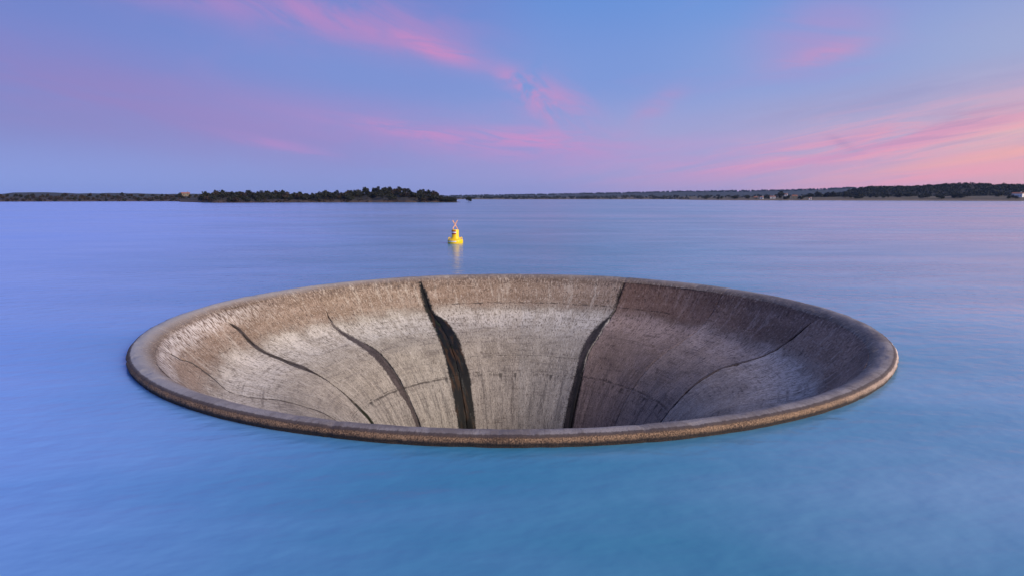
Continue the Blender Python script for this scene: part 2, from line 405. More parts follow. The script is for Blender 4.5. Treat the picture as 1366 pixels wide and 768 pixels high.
        st0, _q = band([(0, 201.5), (.8, 201.9), (1.3, 198.8), (1.65, 197.4), (2.05, 198.4), (2.4, 201.4), (2.8, 203.1), (3.2, 202.8), (3.8, 201.1), (4.5, 199.8), (5.3, 197.3), (8, 197)],
                       [(0, 201.0), (.8, 201.1), (1.3, 197.7), (1.65, 196.4), (2.05, 197.3), (2.4, 200.4), (2.8, 202.1), (3.2, 201.7), (3.8, 199.9), (4.5, 198.6), (5.3, 196.0), (8, 196)], .3, .3)
        c = g.mix(st0 * s.step(.7, .9) * jn.step(.25, .45) * .9, c, (.05, .04, .034))
        tint = g.mix(1.0, c, oi.outputs['Color'], 'MULTIPLY')
        c = g.mix(st3, tint, wet3)
        wet = st3 * .9
    else:
        # crown of the lip: washed smooth; outer face: brown, gritty
        crown = g.mix(patch.step(.35, .65), (.20, .172, .165), (.30, .268, .255))
        crown = g.mix((fleck * .5 + patch * .5).step(.52, .42) * .6, crown, (.15, .12, .105))
        crown = g.mix(grain.step(.48, .34) * .6, crown, (.11, .085, .075))
        sp = s + (patch - .5) * .3 + (fleck - .5) * .25
        crown = g.mix((th - 180).abs().step(75, 25) * .55, crown, (.46, .45, .44))  # sky reflection painted onto the left of the crown
        c = g.mix((sp + (fleck - .5) * .25).step(.50, .04), c, crown)
        algae_and_glow = g.mix((grain * .6 + fleck * .2 + patch * .2).step(.42, .60), (.06, .035, .022), (.31, .19, .11))
        algae_and_glow = g.mix((grain).step(.62, .72) * .8, algae_and_glow, (.45, .31, .20))
        pale = (th.abs() - 0).step(62, 20) + (th - 360).abs().step(62, 20)
        algae_and_glow = g.mix((th - 255).step(0, 70).max((th - 60).step(0, -40)) * (patch * .5 + grain * .8).step(.45, .8) * .6, algae_and_glow, (.42, .28, .17))  # warm light painted over the algae on the right half
        algae_and_glow = g.mix(pale * (patch * .7 + grain * .5).step(.35, .65) * .9, algae_and_glow, (.74, .60, .52))  # painted light strongest at the right end of the outer face
        c = g.mix((s + (fleck - .5) * .06).step(-.02, -.10), c, algae_and_glow)
        c = g.mix(((s + (fleck - .5) * .07) + .06).abs().step(.05, .02) * .8, c, (.05, .036, .035))
        c = g.mix((s + (fleck - .5) * .08).step(-.13, -.20) * .85, c, (.018, .016, .018))
        c = g.mix(1.0, c, oi.outputs['Color'], 'MULTIPLY')
        wet = s.step(.32, .2) * s.step(-.1, 0.0) * .45
    g.put(b.inputs['Base Color'], c)
    g.put(b.inputs['Roughness'], .88 - wet * .3)
    g.put(b.inputs['Specular IOR Level'], .35 - wet * .15)
    bp = g.new('ShaderNodeBump'); bp.inputs['Strength'].default_value = .8; bp.inputs['Distance'].default_value = .022
    g.put(bp.inputs['Height'], fleck * .6 + grain * .6 + patch * .8)
    g.put(b.inputs['Normal'], bp.outputs[0])
    return m
M_CONC = concrete('weathered_concrete'); M_RIM = concrete('rim_concrete', True)
md, g, b, _ = material('wet_joint_filler')
o = g.new('ShaderNodeNewGeometry')
n = g.noise(o.outputs['Position'], 4.0, 4, .6)
g.put(b.inputs['Base Color'], g.mix(n.step(.4, .6), (.010, .009, .008), (.03, .026, .02))); b.inputs['Roughness'].default_value = .6
M_DARK = md

spill = empty('spillway', (0, 0, CREST), 'huge round concrete bell mouth spillway sunk in the lake, its funnel stained and cracked', 'spillway')

def uvset(me, uvs):
    l = me.uv_layers.new(name='bell')
    arr = np.empty(len(me.loops), np.int32); me.loops.foreach_get('vertex_index', arr)
    l.data.foreach_set('uv', np.array(uvs, np.float32)[arr].ravel())

# rim: lip, crown and outer face
ss = np.concatenate([np.linspace(SL[0], -.3, 6), np.linspace(-.27, .5, 44)])
NT = 1440
v, uvs = [], []
NOTCH = [min(abs((i * 360 / NT - jn[0] + 180) % 360 - 180) for jn in JOINTS) for i in range(NT + 1)]
for s in ss:
    for i in range(NT + 1):
        t = i * 360 / NT
        rough = .012 if s < -.02 else .006
        cc, sn = math.cos(R(t)) * 9.8, math.sin(R(t)) * 9.8
        off = rough * nz(cc * 2.3, sn * 2.3, s * 5, 4) + .010 * nz(cc * .35, sn * .35, 3, 2)
        off -= .035 * max(0, nz(cc * 1.6, sn * 1.6, s * 2.5 + 9, 4) - .28)          # spalls and chips
        if NOTCH[i] < .5: off -= .014 * (1 - NOTCH[i] * 2)
        v.append(surf(t, s, off)); uvs.append((t / 360, (s + 1) / 18))
f = [(j * (NT + 1) + i, (j + 1) * (NT + 1) + i, (j + 1) * (NT + 1) + i + 1, j * (NT + 1) + i + 1) for j in range(len(ss) - 1) for i in range(NT)]
me = mesh('rim', v, f); uvset(me, uvs)
rim = link('rim', me, M_RIM, spill, True)

# backing behind the joints, and the shaft below
bs = np.concatenate([np.linspace(.30, 9, 60), np.linspace(9.5, SL[-1], 8)])
v, f = lathe([(lambda q: (q[0], q[2]))(surf(0, s, -.09)) for s in bs], 180)
back = link('joint_backing', mesh('joint_backing', v, f), M_DARK, spill, True)

TIERS = [(.495, 1.74), (1.74, 6.02), (6.02, 13.0)]
TINT = {0: (.80, .66, .63), 1: (.69, .55, .52), 2: (1, .99, .97), 3: (1, .97, .93), 4: (1, .99, .95), 5: (1, .98, .95), 6: (1.0, .97, .95),
        7: (.9, .86, .84), 8: (.8, .75, .72), 9: (.7, .64, .62), 10: (.62, .56, .56), 11: (.9, .78, .75), 12: (1.12, .96, .90)}  # last sector tinted lighter to offset the shade on its wall
for j in range(13):
    for k, (sa, sb) in enumerate(TIERS):
        nt_, ns = 44, (22, 60, 40)[k]
        v, uvs, f = [], [], []
        wrap = 360 if j == 12 else 0
        def edge(t01, s_):
            return s_
        rows = np.linspace(0, 1, ns + 1)
        for a in rows:
            # lift joints wander a little and are chipped
            for i in range(nt_ + 1):
                q = i / nt_
                tmid = JOINTS[j][0] + q * 27.7
                lo = sa + (0 if k == 0 else .001 + .03 * nz(tmid * .09, k * 3.3) + .05 * max(0, nz(tmid * .8, k * 9.1) - .18))
                hi = sb - (-.01 if k == 2 else .001 - .03 * nz(tmid * .09, (k + 1) * 3.3) + .03 * max(0, nz(tmid * .9, k * 4.1) - .2))
                s = lo + (hi - lo) * a
                r = rz(s)[0]
                tL = jth(j, s) + math.degrees(jgap(j, s) / r)
                tR = jth(j + 1, s) + wrap - math.degrees(jgap(j + 1, s) / r)
                # finer spacing at the panel edges
                t = tL + (tR - tL) * (q + .12 * math.sin(2 * math.pi * q) * -1 / 1.0 * .9)
                px_, py_ = r * math.cos(R(t)), r * math.sin(R(t))
                off = .016 * nz(px_ * .8, py_ * .8, s * .8, 3) + .007 * nz(px_ * 3, py_ * 3, s * 3, 2)
                e = min(q, 1 - q) * nt_; ea = min(a, 1 - a) * ns if k else (1 - a) * ns
                off -= .010 * (1 if e < .5 and JOINTS[(j if q < .5 else j + 1) % 13][2] > .005 else 0) + .002 * (1 if ea < .5 else 0)
                off += {1: -.004, 2: 0.0, 3: .006}.get(j % 4, 0)
                v.append(surf(t, s, off)); uvs.append((t / 360, (s + 1) / 18))
        W = nt_ + 1
        f = [(r_ * W + i, (r_ + 1) * W + i, (r_ + 1) * W + i + 1, r_ * W + i + 1) for r_ in range(ns) for i in range(nt_)]
        # the panel's edges run back into the joint
        ring = [i for i in range(W)] + [r_ * W + nt_ for r_ in range(1, ns + 1)] + [ns * W + i for i in range(nt_ - 1, -1, -1)] + [r_ * W for r_ in range(ns - 1, 0, -1)]
        base = len(v)
        for q in ring:
            t, s = uvs[q][0] * 360, uvs[q][1] * 18 - 1
            v.append(surf(t, s, -.10)); uvs.append(uvs[q])
        n_ = len(ring)
        f += [(ring[(i + 1) % n_], base + (i + 1) % n_, base + i, ring[i]) for i in range(n_)]
        me = mesh('panel', v, f); uvset(me, uvs)
        o = link('panel', me, M_CONC, spill)
        me.shade_smooth()
        me.set_sharp_from_angle(angle=R(40))
        o.color = (*TINT[j], 1)

# ------------------------------------------------------------------ buoy
def plain(name, col, rough=.5, var=.15, scale=6.0):
    m, g, b, _ = material(name)
    p = g.new('ShaderNodeTexCoord')
    n = g.noise(p.outputs['Object'], scale, 4, .6)
    g.put(b.inputs['Base Color'], g.mix(n.step(.3, .7), tuple(x * (1 - var) for x in col), tuple(min(1, x * (1 + var)) for x in col)))
    b.inputs['Roughness'].default_value = rough
    return m
M_YEL = plain('buoy_yellow', (.95, .60, .002), .4, .08); M_RED = plain('buoy_red', (.42, .02, .02), .45)
M_WHITE = plain('buoy_white', (.82, .82, .82), .4, .05); M_TOP = plain('topmark_orange', (.72, .36, .20), .5)
M_GREY = plain('galvanised_steel', (.3, .3, .31), .5)
bu = empty('buoy', (-4.55, 32.1, 0), 'small yellow buoy with orange cross topmark and red and white band, floating beyond the spillway', 'buoy', rz=R(12))
def part(name, prof, mat, n=32, par=None, smooth=True):
    v, f = lathe(prof, n)
    o = link(name, mesh(name, v, f), mat, par or bu); 
    if smooth: o.data.shade_smooth(); o.data.set_sharp_from_angle(angle=R(35))
    return o
fl = part('float_collar', [(.0, -.25), (.45, -.25), (.58, -.10), (.615, .02), (.62, .20), (.60, .29), (.53, .345), (.36, .37), (.30, .385), (.0, .385)], M_YEL)
part('tower', [(.0, .36), (.36, .37), (.335, .46), (.300, .52), (.285, .58), (.283, 1.06), (.27, 1.09), (.0, 1.10)], M_YEL)
def patch_(name, r, z0, z1, a0, a1, mat, par):
    v, f = [], []
    n = 14
    for i in range(n + 1):
        a = R(a0 + (a1 - a0) * i / n)
        for rr in (r, r + .006):
            for z in (z0, z1): v.append((rr * math.cos(a), rr * math.sin(a), z))
    for i in range(n):
        k = i * 4
        f += [(k + 2, k + 6, k + 7, k + 3), (k, k + 1, k + 5, k + 4), (k + 1, k + 3, k + 7, k + 5), (k, k + 4, k + 6, k + 2)]
    f += [(0, 2, 3, 1), (n * 4, n * 4 + 1, n * 4 + 3, n * 4 + 2)]
    return link(name, mesh(name, v, f), mat, par)
for z0, z1, mt, nm in ((.93, 1.03, M_RED, 'red_band'), (.82, .925, M_WHITE, 'white_band'), (.72, .815, M_RED, 'red_band')):
    patch_(nm, .2835, z0, z1, 165, 275, mt, bu)
patch_('reflector_stripe', .6195, .13, .215, 200, 270, M_WHITE, fl)
def tube(p, q, r, n=8):
    p, q = Vector(p), Vector(q); d = (q - p).normalized(); a = d.orthogonal().normalized(); b_ = d.cross(a)
    v = [tuple(c_ + (a * math.cos(2 * math.pi * i / n) + b_ * math.sin(2 * math.pi * i / n)) * r) for c_ in (p, q) for i in range(n)]
    f = [(i, (i + 1) % n, n + (i + 1) % n, n + i) for i in range(n)] + [tuple(range(n))[::-1], tuple(range(n, 2 * n))]
    return v, f
def join(parts):
    v, f = [], []
    for a, b_ in parts:
        k = len(v); v += a; f += [tuple(i + k for i in q) for q in b_]
    return v, f
def bar(p, q, w, t):
    """flat bar from p to q in the XZ plane, w wide, t thick"""
    p, q = Vector(p), Vector(q); d = (q - p).normalized(); sd_ = Vector((0, 1, 0)).cross(d) * w / 2; tv = Vector((0, t / 2, 0))
    c_ = [p - sd_ - tv, p + sd_ - tv, p + sd_ + tv, p - sd_ + tv, q - sd_ - tv, q + sd_ - tv, q + sd_ + tv, q - sd_ + tv]
    return [tuple(x) for x in c_], [(0, 1, 2, 3), (7, 6, 5, 4), (0, 4, 5, 1), (1, 5, 6, 2), (2, 6, 7, 3), (3, 7, 4, 0)]
v, f = join([bar((-.19, 0, 1.15), (.19, 0, 1.83), .075, .03), bar((.19, .034, 1.15), (-.19, .034, 1.83), .075, .03)])
cr = link('cross_topmark', mesh('cross_topmark', v, f), M_TOP, bu)
for sx in (-.15, .15): link('topmark_stay', mesh('topmark_stay', *tube((sx, .017, 1.09), (sx, .017, 1.24), .02)), M_TOP, bu)
for sx in (-1, 1):
    v, f = join([tube((sx * .40, 0, .35), (sx * .42, 0, .46), .03), tube((sx * .42, 0, .46), (sx * .53, 0, .46), .035), tube((sx * .53, 0, .46), (sx * .55, 0, .33), .03)])
    link('lifting_lug', mesh('lifting_lug', v, f), M_YEL, bu)
link('chain_eye', mesh('chain_eye', *tube((0, 0, -.55), (0, 0, -.24), .05)), M_GREY, bu)

# ------------------------------------------------------------------ land
def pol(azd, rho, z=0.0):
    """bearing (degrees right of the view) and distance from the viewpoint to world coordinates"""
    return (rho * math.sin(R(azd)), CAM_Y + rho * math.cos(R(azd)), z)
def earth(name, cols, grass):
    m, g, b, _ = material(name)
    p = g.new('ShaderNodeNewGeometry'); x, y, z = g.sep(p.outputs['Position'])
    n1 = g.noise(p.outputs['Position'], .035, 5, .6); n2 = g.noise(p.outputs['Position'], .3, 4, .6)
    c = g.mix(n1.step(.35, .65), cols[0], cols[1])
    c = g.mix((z + (n2 - .5) * 1.5).step(.2, 2.4), c, g.mix(n1.step(.4, .6), grass[0], grass[1]))
    c = g.mix(n2.step(.5, .65) * .5, c, tuple(q * .5 for q in cols[0]))
    g.put(b.inputs['Base Color'], c); b.inputs['Roughness'].default_value = .95
    return m
M_BANK = earth('bank_soil', ((.05, .022, .012), (.10, .05, .026)), ((.022, .016, .008), (.015, .013, .007)))
M_SHORE = earth('shore_grass', ((.13, .075, .042), (.20, .125, .07)), ((.12, .085, .044), (.065, .054, .027)))
M_RIDGE = earth('ridge_wood', ((.02, .022, .016), (.03, .028, .018)), ((.008, .012, .009), (.022, .022, .015)))

def land(name, a0, a1, na, wl, prof, depth, mat, nr=14, seed=1, rough=1.0, skirt=-1.5):
    """ground rising from its waterline; wl(az) distance, prof(az) height of the crest, depth(az) distance crest is behind"""
    v, f = [], []
    ts = [-.06, 0, .03, .08, .15, .25, .37, .5, .65, .8, 1.0, 1.3, 1.7, 2.2]
    for i in range(na + 1):
        az_ = a0 + (a1 - a0) * i / na
        w, hh, dp = wl(az_), prof(az_), depth(az_)
        for t in ts:
            rho = w + dp * t
            if t < 0: z = skirt
            elif t == 0: z = -.15
            else:
                k = min(t, 1.0); z = hh * (k * k * (3 - 2 * k) * .75 + .25 * min(1, t / .12) * k ** .3)
                if t > 1: z *= max(.3, 1 - (t - 1) * .45)
                z += rough * min(1, t * 5) * .12 * hh * nz(az_ * 1.6, t * 3, seed) 
            v.append(pol(az_, rho, z))
    n = len(ts)
    for i in range(na):
        for j in range(n - 1): f.append((i * n + j, (i + 1) * n + j, (i + 1) * n + j + 1, i * n + j + 1))
    o = link(name, mesh(name, v, f), mat, None, True); tag(o, kind='structure'); return o
def ground(az_, rho, wl, prof, depth, seed, rough=1.0):
    w, hh, dp = wl(az_), prof(az_), depth(az_); t = (rho - w) / dp
    if t <= 0: return -.1
    k = min(t, 1.0); z = hh * (k * k * (3 - 2 * k) * .75 + .25 * min(1, t / .12) * k ** .3)
    if t > 1: z *= max(.3, 1 - (t - 1) * .45)
    return z + rough * min(1, t * 5) * .12 * hh * nz(az_ * 1.6, t * 3, seed)
def tab(*p):
    xs = [q[0] for q in p]; ys = [q[1] for q in p]; return lambda a: float(np.interp(a, xs, ys))
# wooded peninsula
P_wl = lambda a: 520 + 9 * nz(a * .9, 5) + (0 if a > -25 else (-25 - a) * 45)
P_pr = tab((-27, 2.5), (-24.7, 4.5), (-23, 5), (-20, 5.4), (-18, 3.6), (-15.3, 5.6), (-13, 7.6), (-11, 9.0), (-9.5, 8.8), (-8.2, 7.0), (-7.2, 5.0), (-6.2, 2.8), (-5.6, 1.5), (-4.9, .5), (-4.6, .05))
P_dp = tab((-27, 60), (-20, 70), (-10, 75), (-6, 30), (-4.6, 8))
land('wooded_peninsula', -27.5, -4.6, 160, P_wl, P_pr, P_dp, M_BANK, seed=2)
# low shore on the left, running out of the picture
L_wl = lambda a: 760 + 12 * nz(a * .6, 9) + (a + 32) * -3
L_pr = tab((-62, 6), (-38.7, 5.0), (-33, 5.2), (-28, 5.2), (-25, 5.8), (-20, 5.8), (-16, 3))
L_dp = tab((-62, 120), (-20, 110), (-16, 70))
land('left_shore', -64, -16, 200, L_wl, L_pr, L_dp, M_BANK, seed=4)
B_wl = lambda a: 1700.0
B_pr = tab((-70, 15), (-45, 20), (-38.6, 15), (-37.8, 19.5), (-36, 20.5), (-34.3, 17), (-31.5, 19), (-28.5, 16), (-24, 18), (-21, 19.5), (-18, 15), (-10, 12), (-6, 9))
B_dp = lambda a: 700.0
land('back_ridge', -70, -6, 200, B_wl, B_pr, B_dp, M_RIDGE, seed=6, rough=.6)
# far bank and the ridge behind it
C_wl = lambda a: 1560 + 25 * nz(a * .5, 13)
C_pr = tab((-8, 3), (-3, 4.0), (3, 4.5), (8, 6), (14, 7), (20, 8), (27, 9), (33, 10))
C_dp = lambda a: 260.0
land('far_bank', -9, 32, 200, C_wl, C_pr, C_dp, M_SHORE, seed=8)
D_wl = lambda a: 3200.0
D_pr = tab((-12, 10), (-5.6, 13), (-2.9, 17), (2.5, 22), (7.8, 29), (11.7, 35), (14.3, 39), (18, 41), (20.4, 42), (22.7, 44), (25, 49), (27.6, 56), (30.2, 56), (36, 50), (48, 40))
D_dp = lambda a: 800.0
land('far_ridge', -12, 46, 260, D_wl, D_pr, D_dp, M_RIDGE, seed=10, rough=.35)
# right shore with its meadow, and the dark hill
E_wl = tab((14.5, 1300), (16, 1130), (18.5, 1030), (21, 985), (25, 960), (33, 945), (38.7, 915), (50, 880), (66, 840))
E_pr = tab((14.5, .2), (17, 3.0), (21, 4.4), (27, 5.0), (34, 6), (39, 6.5), (66, 7))
E_dp = tab((14.5, 20), (18, 90), (24, 150), (66, 150))
land('right_shore', 14.5, 66, 260, E_wl, E_pr, E_dp, M_SHORE, seed=12, rough=.7)
H_wl = lambda a: 1085.0 + 14 * nz(a, 3)
H_pr = tab((23.6, 1.0), (25, 3.2), (26.6, 8), (27.4, 11.5), (28.2, 17.2), (29.2, 21), (30.7, 21.4), (31.9, 20.5), (32.9, 22.6), (34, 23.4), (35.4, 25.4), (36.7, 23.4), (38.6, 22), (45, 24), (54, 18), (66, 12))
H_dp = lambda a: 215.0
land('wooded_hill', 23.6, 66, 240, H_wl, H_pr, H_dp, M_BANK, seed=14, rough=.5)

# ------------------------------------------------------------------ trees
def leafmat(name, c1, c2):
    m, g, b, _ = material(name)
    p = g.new('ShaderNodeNewGeometry'); n = g.noise(p.outputs['Position'], .9, 3, .6)
    oi = g.new('ShaderNodeObjectInfo')
    c = g.mix(n.step(.35, .65), c1, c2)
    c = g.mix(S(g.nt, oi.outputs['Random']) * .6, c, tuple(q * .55 for q in c2))
    g.put(b.inputs['Base Color'], c); b.inputs['Roughness'].default_value = .8
    return m
M_LEAF = leafmat('evergreen_leaf', (.007, .010, .004), (.024, .025, .010))
M_LEAF2 = leafmat('autumn_leaf', (.020, .012, .007), (.048, .028, .013))
M_FAR = leafmat('hill_leaf', (.006, .010, .008), (.015, .018, .011))
M_BARK = plain('bark', (.06, .045, .035), .9, .25, 3.0)
def clumps(rng, cen, rad, n, size, out_v, out_f):
    """leaf clump faces spread through a blob"""
    for _ in range(n):
        d = Vector((rng.gauss(0, 1), rng.gauss(0, 1), rng.gauss(0, 1))).normalized() * (rng.random() ** .4)
        p = Vector(cen) + Vector((d.x * rad[0], d.y * rad[1], d.z * rad[2]))
        a = Vector((rng.gauss(0, 1), rng.gauss(0, 1), rng.gauss(0, .7))).normalized(); b_ = a.orthogonal().normalized()
        b_ = (b_ * math.cos(k := rng.random() * 6.3) + a.cross(b_) * math.sin(k))
        w = size * rng.uniform(.6, 1.3); h_ = size * rng.uniform(.4, .9); i = len(out_v)
        out_v += [tuple(p - a * w - b_ * h_ * .5), tuple(p + a * w * .3 - b_ * h_), tuple(p + a * w + b_ * h_ * .4), tuple(p - a * w * .3 + b_ * h_)]
        out_f.append((i, i + 1, i + 2, i + 3))
def tree_meshes(seed, h, w, base, ncl=12, dens=34, size=.46):
    rng = random.Random(seed)
    segs, lv, lf = [], [], []
    def limb(p, q, r0, r1, n=6):
        p, q = Vector(p), Vector(q); d = (q - p).normalized(); a = d.orthogonal().normalized(); b_ = d.cross(a)
        v = [tuple(c_ + (a * math.cos(2 * math.pi * i / n) + b_ * math.sin(2 * math.pi * i / n)) * r) for c_, r in ((p, r0), (q, r1)) for i in range(n)]
        segs.append((v, [(i, (i + 1) % n, n + (i + 1) % n, n + i) for i in range(n)]))
    th = h * base; lean = rng.uniform(-.06, .06) * h
    top = (lean, rng.uniform(-.05, .05) * h, th)
    limb((0, 0, -.5), (lean * .4, 0, th * .55), .05 * h * .9, .036 * h); limb((lean * .4, 0, th * .55), top, .036 * h, .028 * h)
    for i in range(ncl):
        a = 2 * math.pi * i / ncl + rng.uniform(-.4, .4); rr = w * .5 * rng.uniform(.25, .78) if i < ncl - 2 else w * .12
        cz = th + (h - th) * (rng.uniform(.18, .62) if i < ncl - 2 else rng.uniform(.66, .82))
        cen = (top[0] + rr * math.cos(a), top[1] + rr * math.sin(a), cz)
        if i % 2 == 0: limb(top, cen, .022 * h, .008 * h, 5)
        br = w * rng.uniform(.2, .3)
        clumps(rng, cen, (br, br, br * rng.uniform(.6, .85)), dens, size * w / 5, lv, lf)
    tv, tf = join(segs)
    return mesh('trunk', tv, tf), mesh('crown', lv, lf)
KIND = []
for sd_, h, w, ba in ((1, 5.0, 6.2, .16), (2, 4.6, 5.6, .15), (3, 5.6, 6.0, .18), (4, 4.0, 5.6, .12), (5, 6.2, 5.0, .15), (6, 4.3, 4.8, .14)):
    KIND.append(tree_meshes(sd_, h, w, ba))
for t_, c_ in KIND: t_.materials.append(M_BARK); c_.materials.append(M_LEAF)
KIND_A = []
for t_, c_ in KIND[:4]:
    c2 = c_.copy(); c2.materials.clear(); c2.materials.append(M_LEAF2); KIND_A.append((t_, c2))
rng = random.Random(77)
def tree(name, loc, sc_, label, group, kinds=KIND, k=None, cat='tree'):
    e = empty(name, loc, label, cat, group, rng.uniform(0, 6.28)); e.scale = (sc_ * rng.uniform(.9, 1.15), sc_ * rng.uniform(.9, 1.15), sc_)
    t_, c_ = kinds[rng.randrange(len(kinds)) if k is None else k]
    for nm, me in (('trunk', t_), ('crown', c_)):
        o = bpy.data.objects.new(nm, me); COL.objects.link(o); o.parent = e
    return e
# peninsula: nearest row at the water, slopes, crest
for i in range(215):
    a = -26.0 + 20.9 * (i + rng.random()) / 215
    t = rng.choice((.10, .22, .4, .55, .7, .85, 1.0)) * rng.uniform(.85, 1.15)
    if -20 < a < -8 and t < .3 and rng.random() < .7: t += .35
    rho = P_wl(a) + P_dp(a) * t
    z = ground(a, rho, P_wl, P_pr, P_dp, 2)
    zone = ('at the water edge', 'at the water edge', 'on the slope', 'on the crest')[0 if t < .2 else 1 if t < .3 else 2 if t < .75 else 3]
    sect = 'at its left end' if a < -21 else 'in its low middle' if a < -16.5 else 'left of its highest hump' if a < -12 else 'on its highest hump' if a < -8.4 else 'where it tapers to the tip'
    big_ = 1.05 if a < -21.5 and t < .5 else 1.0
    tree('evergreen_tree', pol(a, rho, z - .1), rng.choice((.65, .78, .9, .98, 1.08)) * rng.uniform(.9, 1.1) * big_ * (1.0 if a < -6.5 else .8), 'dark tree %s of the wooded peninsula, %s' % (zone, sect),
         'peninsula trees %s, %s' % (zone, sect), KIND if rng.random() < .8 else KIND_A)
# low scrubby trees of the left shore
for i in range(120):
    a = -44 + 19.5 * (i + rng.random()) / 120
    t = rng.choice((.06, .25, .5, .75, 1.0)) * rng.uniform(.8, 1.2)
    rho = L_wl(a) + L_dp(a) * t; z = ground(a, rho, L_wl, L_pr, L_dp, 4)
    zone = ('at the waterline' if t < .3 else 'on the rise') + (' beside the cream house' if a > -29.5 else ' midway to the left edge' if a > -34.5 else ' near the left edge')
    tree('scrub_tree', pol(a, rho, z - .1), rng.uniform(.5, .85), 'small brown green tree of the left shore %s' % zone, 'left shore trees ' + zone, KIND if rng.random() < .45 else KIND_A)
# lone tree standing in the water off the tip
tree('lone_tree', pol(-3.89, 545, -.3), .92, 'lone small tree standing in the water off the tip of the peninsula', None, KIND, 2)
tree('tip_tree', pol(-5.12, 528, .1), .75, 'low tree leaning over the water at the very tip of the peninsula', None, KIND, 3)
tree('tall_tree', pol(22.83, 1015, 3.3), 1.75, 'tallest dark tree standing among the white farmhouses on the right shore', None, KIND, 4)
# trees along the right shore
for (a, t, s_, n_) in ((27.7, .55, 1.2, 5), (28.5, .5, 1.1, 4), (29.5, .6, 1.2, 3), (30.4, .45, 1.0, 2), (31.2, .6, 1.35, 3), (32.0, .7, 1.2, 3), (32.9, .4, 1.05, 3), (33.9, .4, .95, 3),
                       (34.6, .55, 1.2, 5), (35.4, .5, 1.25, 5), (37.2, .75, 1.0, 4), (20.4, .5, .9, 3), (21.8, .5, 1.1, 3), (22.5, .6, 1.3, 3), (23.4, .25, 1.0, 4), (24.4, .3, 1.0, 4),
                       (24.8, .9, 1.6, 3), (25.6, 1.0, 1.5, 3), (26.4, 1.0, 1.7, 4), (38.0, .3, .9, 4), (41, .5, 1.2, 5), (19.3, .5, .9, 4), (18.0, .5, .8, 4), (16.8, .5, .8, 4)):
    for q in range(n_):
        aa = a + rng.uniform(-.30, .30); tt = t + rng.uniform(-.10, .10); rho = E_wl(aa) + E_dp(aa) * tt
        z = ground(aa, rho, E_wl, E_pr, E_dp, 12, .7)
        side = 'around the farmhouses' if a < 25.2 and a > 19.8 else 'left of the farmhouses' if a < 20 else 'on the meadow below the dark hill'
        tree('shore_tree', pol(aa, rho, z - .1), s_ * rng.uniform(.75, 1.1), 'dark tree on the right shore ' + side, 'right shore trees ' + side)

# woods too far off to pick trees apart
def wood(name, label, cat, cells, mat, size):
    r_ = random.Random(len(cells)); v, f = [], []
    for (x, y, z, w) in cells:
        for q in range(3):
            cen = (x + r_.uniform(-.3, .3) * w, y + r_.uniform(-.3, .3) * w, z + w * r_.uniform(.25, .55))
            clumps(r_, cen, (w * .33, w * .33, w * .28), 9, size * w, v, f)
    o = link(name, mesh(name, v, f), mat); tag(o, label, cat, 'stuff'); return o
cells = []
for i in range(4200):
    a = rng.uniform(24.2, 56); rho = 1085 + 235 * rng.random() ** .8
    z = ground(a, rho, H_wl, H_pr, H_dp, 14, .5)
    if z < .3: continue
    cells.append((*pol(a, rho, z - .5), rng.uniform(4, 6.5)))
wood('hill_wood', 'dense dark wood covering the hill on the right', 'wood', cells, M_FAR, .16)
cells = []
for i in range(900):
    a = rng.uniform(-8.5, 25); rho = C_wl(a) + rng.choice((30, 60, 110, 170, 240)) + rng.uniform(-20, 20)
    if nz(a * .9, rho * .01) < -.12: continue
    z = ground(a, rho, C_wl, C_pr, C_dp, 8)
    cells.append((*pol(a, rho, z - .5), rng.uniform(5, 8)))
wood('far_bank_wood', 'thin dark line of trees along the far bank in the middle', 'wood', cells, M_FAR, .17)
cells = []
for i in range(1100):
    a = rng.uniform(-60, -17); rho = L_wl(a) + L_dp(a) * rng.uniform(.02, 1.25)
    if nz(a * 1.4, rho * .03, 3) < -.12: continue
    z = ground(a, rho, L_wl, L_pr, L_dp, 4)
    cells.append((*pol(a, rho, z - .4), rng.uniform(1.6, 3.4)))
wood('left_scrub', 'low brown scrub between the trees of the left shore', 'scrub', cells, M_LEAF2, .17)
cells = []
for i in range(900):
    a = rng.uniform(-26, -5.2); rho = P_wl(a) + P_dp(a) * rng.uniform(.03, 1.1)
    if nz(a * 1.4, rho * .03, 3) < -.05: continue
    z = ground(a, rho, P_wl, P_pr, P_dp, 2)
    cells.append((*pol(a, rho, z - .3), rng.uniform(1.2, 2.4)))
wood('peninsula_scrub', 'low dark undergrowth beneath the peninsula trees', 'scrub', cells, M_LEAF2, .17)
cells = []
for i in range(1500):
    a = rng.uniform(-11, 44); rho = 3200 + 800 * rng.uniform(.75, 1.05)
    z = ground(a, rho, D_wl, D_pr, D_dp, 10, .35)
    cells.append((*pol(a, rho, z - 1.5), rng.uniform(7, 14)))
wood('ridge_woodland', 'blue hazy woodland along the top of the far ridge', 'wood', cells, M_FAR, .2)

